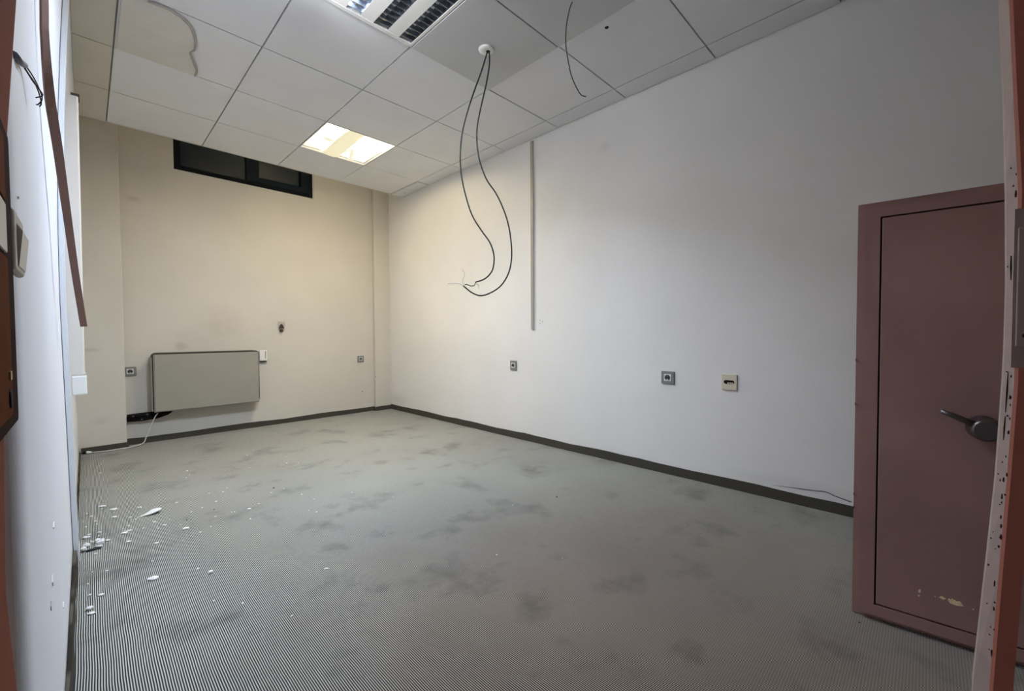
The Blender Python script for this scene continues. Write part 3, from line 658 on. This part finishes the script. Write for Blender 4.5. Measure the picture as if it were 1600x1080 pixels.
for z in (1.051, 0.931):
    obj('screw', lathe(bmesh.new(), [(0, .0028), (.0008, .0026)], (0.7965, yy-.0035, z), (-1, 0, 0), 12), M_dark, sp)
obj('plate_surround', box(0.7985, 0.8008, yy-.044, yy+.007, 0.892, 1.085), M_postw, pt)
rnd = random.Random(11)
def yat(z):
    for (z0, y0, q0), (z1, y1, q1) in zip(zy, zy[1:]):
        if z0 <= z <= z1:
            t = (z-z0)/(z1-z0); return y0 + (y1-y0)*t, q0 + (q1-q0)*t
    return zy[-1][1:]
for k in range(46):
    z = rnd.uniform(0.52, 0.90) if k < 38 else rnd.uniform(0.9, 1.15)
    u = rnd.uniform(0.1, 0.95) if k % 2 else rnd.uniform(0.72, 1.0)
    y, q_ = yat(z); c = Vector((.8135, y, z)).lerp(Vector((.802, q_, z)), u); a = (Vector((.802, q_, z))-Vector((.8135, y, z))).normalized(); n = Vector((a.y, -a.x, 0)); n = n if n.y > 0 else -n
    s = rnd.uniform(.0006, .0014); hh = s*rnd.uniform(0.8, 4.5 if u > .7 else 1.6)
    bm = bmesh.new(); m_ = 7; ring = []
    for q in range(m_):
        an = 2*math.pi*q/m_; rr = rnd.uniform(.6, 1.2); ring.append(c + a*math.cos(an)*s*rr + Vector((0, 0, 1))*math.sin(an)*hh*rr)
    A = [bm.verts.new(p - n*.0004) for p in ring]; B = [bm.verts.new(p + n*.0003) for p in ring]
    bm.faces.new(B)
    for q in range(m_): bm.faces.new((A[q], A[(q+1) % m_], B[(q+1) % m_], B[q]))
    obj('paint_chip', bm, M_lock, pt)
for z0, z1 in ((0.835, 0.886), (1.0, 1.03), (0.80, 0.83)):
    P3 = []
    for z in (z0, (z0+z1)/2, z1):
        y, q_ = yat(z); c = Vector((.8135, y, z)).lerp(Vector((.802, q_, z)), .45); P3.append(c + Vector((-.0002, .0002, 0)))
    obj('paint_crack', tube(bmesh.new(), P3, [.0003, .0008, .0004], 5), M_lock, pt)

# ------------------------------------------------------------------ safe
ang = math.radians(5.06)
sf = thing('steel_safe', 'tall maroon steel safe standing at the right', 'safe', (1.767, 0.169, 0), ang)
def sobj(name, bm, m, par=None, label=None):
    o = obj(name, bm, m, None, label); o.parent = par or sf; return o
SW, SD, SH = 0.62, 0.55, 1.350                  # local: +x depth, -y width
bm = bmesh.new()
GU0, GU1, GZ0, GZ1 = 0.055, 0.565, 0.055, 1.300
# body with a rebated front (ring of four stiles round the door)
bx(bm, 0.02, SD, -SW, 0, 0.012, SH)
bmesh.ops.bevel(bm, geom=bm.edges[:], offset=.010, segments=2, affect='EDGES')
b2 = bmesh.new()
o_ = [(0, 0.004), (-SW, 0.004), (-SW, SH), (0, SH)]; i_ = [(-GU0, GZ0), (-GU1, GZ0), (-GU1, GZ1), (-GU0, GZ1)]
V = {}
for nme, pts in (('o', o_), ('i', i_)):
    for x in (0.0, 0.022): V[nme, x] = [b2.verts.new((x, p[0], p[1])) for p in pts]
for k in range(4):
    j = (k+1) % 4
    for q in ((('o', 0.0), ('i', 0.0)), (('i', 0.0), ('i', 0.022)), (('i', 0.022), ('o', 0.022)), (('o', 0.022), ('o', 0.0))):
        b2.faces.new((V[q[0]][k], V[q[0]][j], V[q[1]][j], V[q[1]][k]))
bmesh.ops.recalc_face_normals(b2, faces=b2.faces[:])
edge_front = [e for e in b2.edges if all(abs(v.co.x) < 1e-6 and (v.co.y in (0, -SW) or v.co.z in (0.004, SH) or abs(v.co.y+SW) < 1e-5 or abs(v.co.z-SH) < 1e-5 or abs(v.co.z-.004) < 1e-5) for v in e.verts)]
bmesh.ops.bevel(b2, geom=edge_front, offset=.016, segments=4, affect='EDGES')
sobj('body', bm, M_safe); sobj('door_surround', b2, M_safe)
sobj('gap_shade_sheet', box(0.0188, 0.0199, -GU1, -GU0, GZ0, GZ1), M_dark)  # dark sheet behind the door, paints the shade in its gap
bm = box(0.001, 0.0186, -GU1+.0045, -GU0-.0045, GZ0+.0045, GZ1-.0045, bev=.002); sd = sobj('door', bm, M_safe)
hb = bmesh.new(); HU, HZ = -0.279, 0.664
lathe(hb, [(0, .035), (-.012, .033), (-.040, .031), (-.052, .030), (-.056, .025)], (0.001, HU-.004, HZ-.002), (1, 0, 0), 28)
hd = sobj('handle_hub', hb, M_steel, sd, 'dark steel handle boss')
lv = bmesh.new(); tube(lv, [(-.040, HU+.020, HZ+.012), (-.044, -.240, .685), (-.046, -.215, .698), (-.046, -.192, .7065)], [.010, .0085, .0075, .0065], 10)
sobj('lever', lv, M_steel, sd, 'steel lever pointing up left')
for c in [[[0.2024, 0.1372], [0.2060, 0.1425], [0.2091, 0.1437], [0.2186, 0.1397], [0.212, 0.1332]], [[0.2212, 0.1389], [0.2245, 0.1440], [0.2270, 0.1405], [0.2304, 0.1464], [0.2330, 0.1420], [0.2358, 0.1439], [0.2380, 0.1405], [0.2462, 0.1432], [0.2541, 0.1312], [0.2399, 0.1272], [0.2254, 0.129]], [[0.2695, 0.1319], [0.2758, 0.1326], [0.2733, 0.1278]], [[0.1579, 0.1433], [0.1635, 0.1475], [0.1623, 0.135], [0.158, 0.1354]], [[0.1567, 0.1268], [0.1609, 0.1285], [0.1597, 0.12]], [[0.192, 0.137], [0.195, 0.139], [0.196, 0.135]]]:
    bm = bmesh.new(); prism(bm, [(-u, z) for u, z in c], 'x', 0.0006, 0.0012); sobj('paint_loss', bm, M_chip, sd, 'patch where the maroon paint has flaked off')
for z in (0.845, 0.70, 0.40, 0.355):
    bm = lathe(bmesh.new(), [(0, .004), (-.0012, .003)], (0.0135, -.0004, z), (0, -1, 0), 8); sobj('rivet', bm, M_black)

# ------------------------------------------------------------------ plaster crumbs on the carpet
def flake(seed, n=8, thick=0.22, round_=False):
    rnd = random.Random(seed); bm = bmesh.new()
    if round_:
        bmesh.ops.create_icosphere(bm, subdivisions=2, radius=0.5)
        for v in bm.verts: v.co = Vector((v.co.x, v.co.y, v.co.z*.75)) * rnd.uniform(.86, 1.08); v.co.z += .34
        return bm
    out = [(math.cos(2*math.pi*k/n)*0.5*rnd.uniform(.7, 1.1), math.sin(2*math.pi*k/n)*0.5*rnd.uniform(.7, 1.1)) for k in range(n)]
    A = [bm.verts.new((x*.92, y*.92, 0)) for x, y in out]; B = [bm.verts.new((x, y, thick*rnd.uniform(.6, 1))) for x, y in out]
    C_ = [bm.verts.new((x*.55, y*.55, thick*rnd.uniform(1.0, 1.5))) for x, y in out]
    bm.faces.new(A[::-1]); bm.faces.new(C_)
    for k in range(n):
        j = (k+1) % n; bm.faces.new((A[k], A[j], B[j], B[k])); bm.faces.new((B[k], B[j], C_[j], C_[k]))
    return bm
def crumb_mesh(nm, **k):
    me = bpy.data.meshes.new(nm); b = flake(**k); b.normal_update(); b.to_mesh(me); b.free(); me.materials.append(M_plaster); return me
flakes = [crumb_mesh('plaster_flake_mesh', seed=s) for s in range(6)]
lump = crumb_mesh('plaster_lump_mesh', seed=3, round_=True)
def crumb(name, me, x, y, w, label, group, asp=0.7, rz=None, m=None):
    o = bpy.data.objects.new(name, me); COL.objects.link(o)
    o.location = (x, y, 0.0006); o.scale = (w, w*asp, w*0.9); o.rotation_euler = (0, 0, random.uniform(0, 6.28) if rz is None else rz)
    return tag(o, label, 'plaster flake', group)
BIG = [(0.043, 3.213, 0.0351), (0.083, 3.108, 0.0413), (0.083, 2.981, 0.0265), (0.185, 3.047, 0.0262), (0.221, 2.755, 0.0193), (0.253, 2.676, 0.0174), (0.126, 2.719, 0.0246), (0.108, 2.7, 0.0334), (0.115, 2.577, 0.0218), (0.203, 2.464, 0.0245), (0.05, 2.662, 0.0235), (0.024, 2.801, 0.0183), (-0.019, 2.769, 0.0327), (-0.011, 2.805, 0.0181), (0.019, 2.618, 0.0314), (0.32, 2.546, 0.0341), (0.598, 2.588, 0.0241), (0.161, 2.111, 0.0345), (0.018, 2.115, 0.022), (-0.013, 2.031, 0.0197), (-0.008, 1.997, 0.0238), (-0.011, 2.146, 0.0139), (0.325, 2.001, 0.0177), (0.656, 1.702, 0.0154)]
BL = ['white plaster flake farthest back of the debris near the left wall', 'long white plaster flake behind the debris near the left wall',
      'white plaster flake left of the large curled flake', 'thin white flake behind the large curled flake',
      'small white flake right in front of the large curled flake', 'small white flake to the right of the large curled flake',
      'white flake just behind the broad flake in the middle of the debris', 'broad white flake in the middle of the debris',
      'white flake in front of the broad flake in the debris middle', 'chunky white flake at the right of the debris by the left wall',
      'white flake just right of the dark plaster heap', 'white flake behind right of the dark plaster heap',
      'long pale flake at the wall just behind the dark plaster heap', 'thin flake at the wall, second behind the dark plaster heap',
      'pale flake on the right end of the dark plaster heap', 'ragged white flake alone between the debris and the middle of the carpet',
      'long white flake farthest right of the spread debris', 'large oval white flake alone in the left foreground of the carpet',
      'rectangular white flake in left foreground, behind the round crumb', 'round grey-white crumb near the left wall in the foreground',
      'flat white flake touching the round crumb in the foreground', 'tiny thin flake left of the rectangular foreground flake',
      'round white crumb right of the large oval flake', 'single white crumb alone in the middle of the foreground carpet']
for k, ((x, y, w), lb) in enumerate(zip(BIG, BL)):
    crumb('plaster_flake', lump if k in (19, 22) else flakes[k % 6], x, y, w, lb, 'plaster flakes on the carpet', 0.85 if k in (19, 22) else (0.9 if k == 17 else 0.7), rz=-0.6 if k not in (19, 22) else 0)
# heap and the big curled flake
hp = thing('plaster_heap', 'small heap of crumbled plaster against the left wall', 'plaster heap', (0.0, 2.63, 0))
rnd = random.Random(5)
for k in range(9):
    b = flake(20+k, 7, .4); s = rnd.uniform(.018, .036); mm = Matrix.Translation((rnd.uniform(-.038, .036)+.0, 2.63+rnd.uniform(-.03, .05), rnd.uniform(.001, .010))) @ Matrix.Rotation(rnd.uniform(0, 6), 4, 'Z') @ Matrix.Rotation(rnd.uniform(-.3, .3), 4, 'X') @ Matrix.Diagonal((s, s*.7, s*.8, 1))
    bmesh.ops.transform(b, matrix=mm, verts=b.verts[:]); obj('plaster_lump', b, M_plaster, hp)
b = flake(41, 9, .3); bmesh.ops.transform(b, matrix=Matrix.Translation((0.005, 2.59, .001)) @ Matrix.Diagonal((.055, .022, .022, 1)), verts=b.verts[:])
obj('dark_lump', b, mat('dark_debris', (0.03, 0.03, 0.03), 0.9), hp, 'blackened lump at the front of the heap')
bm = bmesh.new(); V = []
outl = [(-.062, -.010, .001), (-.035, -.012, .003), (-.014, -.022, .006), (.006, -.030, .012), (.030, -.026, .018), (.040, .000, .016), (.030, .026, .012), (.005, .024, .014), (-.014, .008, .010), (-.035, -.003, .004)]
A = [bm.verts.new(Vector(p)) for p in outl]; B = [bm.verts.new(Vector(p)+Vector((0, 0, .003))) for p in outl]; c = bm.verts.new((.008, -.002, .022))
for k in range(len(outl)):
    j = (k+1) % len(outl); bm.faces.new((A[k], A[j], B[j], B[k])); bm.faces.new((B[k], B[j], c))
bm.faces.new(A[::-1]); bmesh.ops.rotate(bm, cent=(0, 0, 0), matrix=Matrix.Rotation(0.15, 3, 'Z'), verts=bm.verts[:])
o = obj('plaster_flake', bm, M_plaster); o.location = (0.225, 2.90, 0.0006)
tag(o, 'largest curled plaster flake with a thin tail, in the debris', 'plaster flake', 'plaster flakes on the carpet')
SMALL = [(0.04, 3.173, 0.0139), (0.158, 2.868, 0.0163), (0.141, 2.918, 0.0165), (0.175, 2.707, 0.0156), (-0.021, 2.702, 0.0145), (-0.015, 2.678, 0.0144), (-0.035, 2.603, 0.0139), (0.008, 2.540, 0.0139), (0.041, 2.539, 0.007), (0.021, 2.754, 0.012), (-0.018, 3.151, 0.0135), (-0.001, 3.088, 0.0133), (0.013, 2.987, 0.0146), (0.017, 2.936, 0.0096), (-0.021, 2.93, 0.0157), (-0.03, 3.026, 0.0097), (0.142, 2.842, 0.0081), (0.127, 2.796, 0.0126), (0.226, 2.654, 0.0109), (0.185, 2.398, 0.007), (0.06, 2.629, 0.0058), (0.112, 2.743, 0.0093), (0.132, 2.995, 0.0068), (0.21, 3.027, 0.007), (0.337, 2.989, 0.0162), (0.362, 2.456, 0.0137), (0.41, 2.492, 0.0094), (0.308, 2.628, 0.0079), (0.374, 2.778, 0.0102), (0.425, 2.804, 0.014), (0.496, 2.849, 0.0163), (0.588, 3.055, 0.0138), (0.557, 2.996, 0.0115), (0.569, 2.451, 0.0131), (0.522, 2.618, 0.0102), (0.535, 2.609, 0.0102), (0.451, 2.613, 0.0116), (0.656, 2.64, 0.0125), (0.493, 3.026, 0.0133), (0.279, 2.738, 0.0082), (0.249, 2.286, 0.0069), (0.29, 2.418, 0.0073), (0.467, 2.116, 0.0056), (-0.017, 2.25, 0.0109), (0.038, 2.32, 0.0115), (0.174, 2.282, 0.0106), (-0.041, 2.187, 0.0058), (-0.002, 2.352, 0.0076), (0.295, 2.075, 0.0129), (0.296, 1.781, 0.0113), (0.365, 1.694, 0.009), (0.863, 3.771, 0.02), (0.939, 3.897, 0.0156), (0.792, 3.399, 0.0181), (1.062, 3.507, 0.0172), (1.01, 3.326, 0.0234), (1.073, 3.275, 0.0188), (0.755, 2.77, 0.0133), (0.828, 2.779, 0.0117), (0.871, 2.61, 0.0151), (0.895, 2.483, 0.011), (0.837, 2.291, 0.0135), (0.817, 2.341, 0.0085), (0.462, 1.498, 0.0107), (1.225, 2.185, 0.0092), (1.09, 2.425, 0.0114), (1.622, 1.605, 0.0088), (1.205, 1.291, 0.0095), (1.376, 1.073, 0.0067), (0.472, 3.643, 0.0177), (0.445, 3.473, 0.0127), (0.47, 3.529, 0.0129), (0.047, 4.021, 0.0153), (0.262, 2.375, 0.0057)]
for k, (x, y, w) in enumerate(SMALL):
    if x < 0.25 and y > 2.2: lb, gp = 'tiny white plaster crumb among the debris by the left wall', 'plaster crumbs by the left wall'
    elif y > 3.2: lb, gp = 'tiny white plaster crumb on the smooth back carpet', 'plaster crumbs at the back'
    elif y < 2.2: lb, gp = 'tiny white plaster crumb on the foreground carpet', 'plaster crumbs in the foreground'
    else: lb, gp = 'tiny white plaster crumb scattered on the mid carpet', 'plaster crumbs on the mid carpet'
    crumb('plaster_crumb', flakes[k % 6], x, y, w*0.9, lb, gp)
dme = bpy.data.meshes.new('dark_crumb_mesh'); b = flake(9); b.to_mesh(dme); b.free(); dme.materials.append(M_dark)
for x, y, w, lb in ((0.465, 2.724, 0.0103, 'dark speck among white crumbs, middle left carpet'), (0.34, 2.671, 0.0098, 'dark speck beside the ragged white flake'), (0.79, 2.844, 0.0137, 'dark speck at the back edge of the crumbs'), (1.878, 1.504, 0.0147, 'lone dark speck on the open right carpet'), (1.733, 0.146, 0.0083, 'dark speck at the foot of the safe corner')):
    o = crumb('dark_crumb', dme, x, y, w, lb, None); o['category'] = 'crumb'
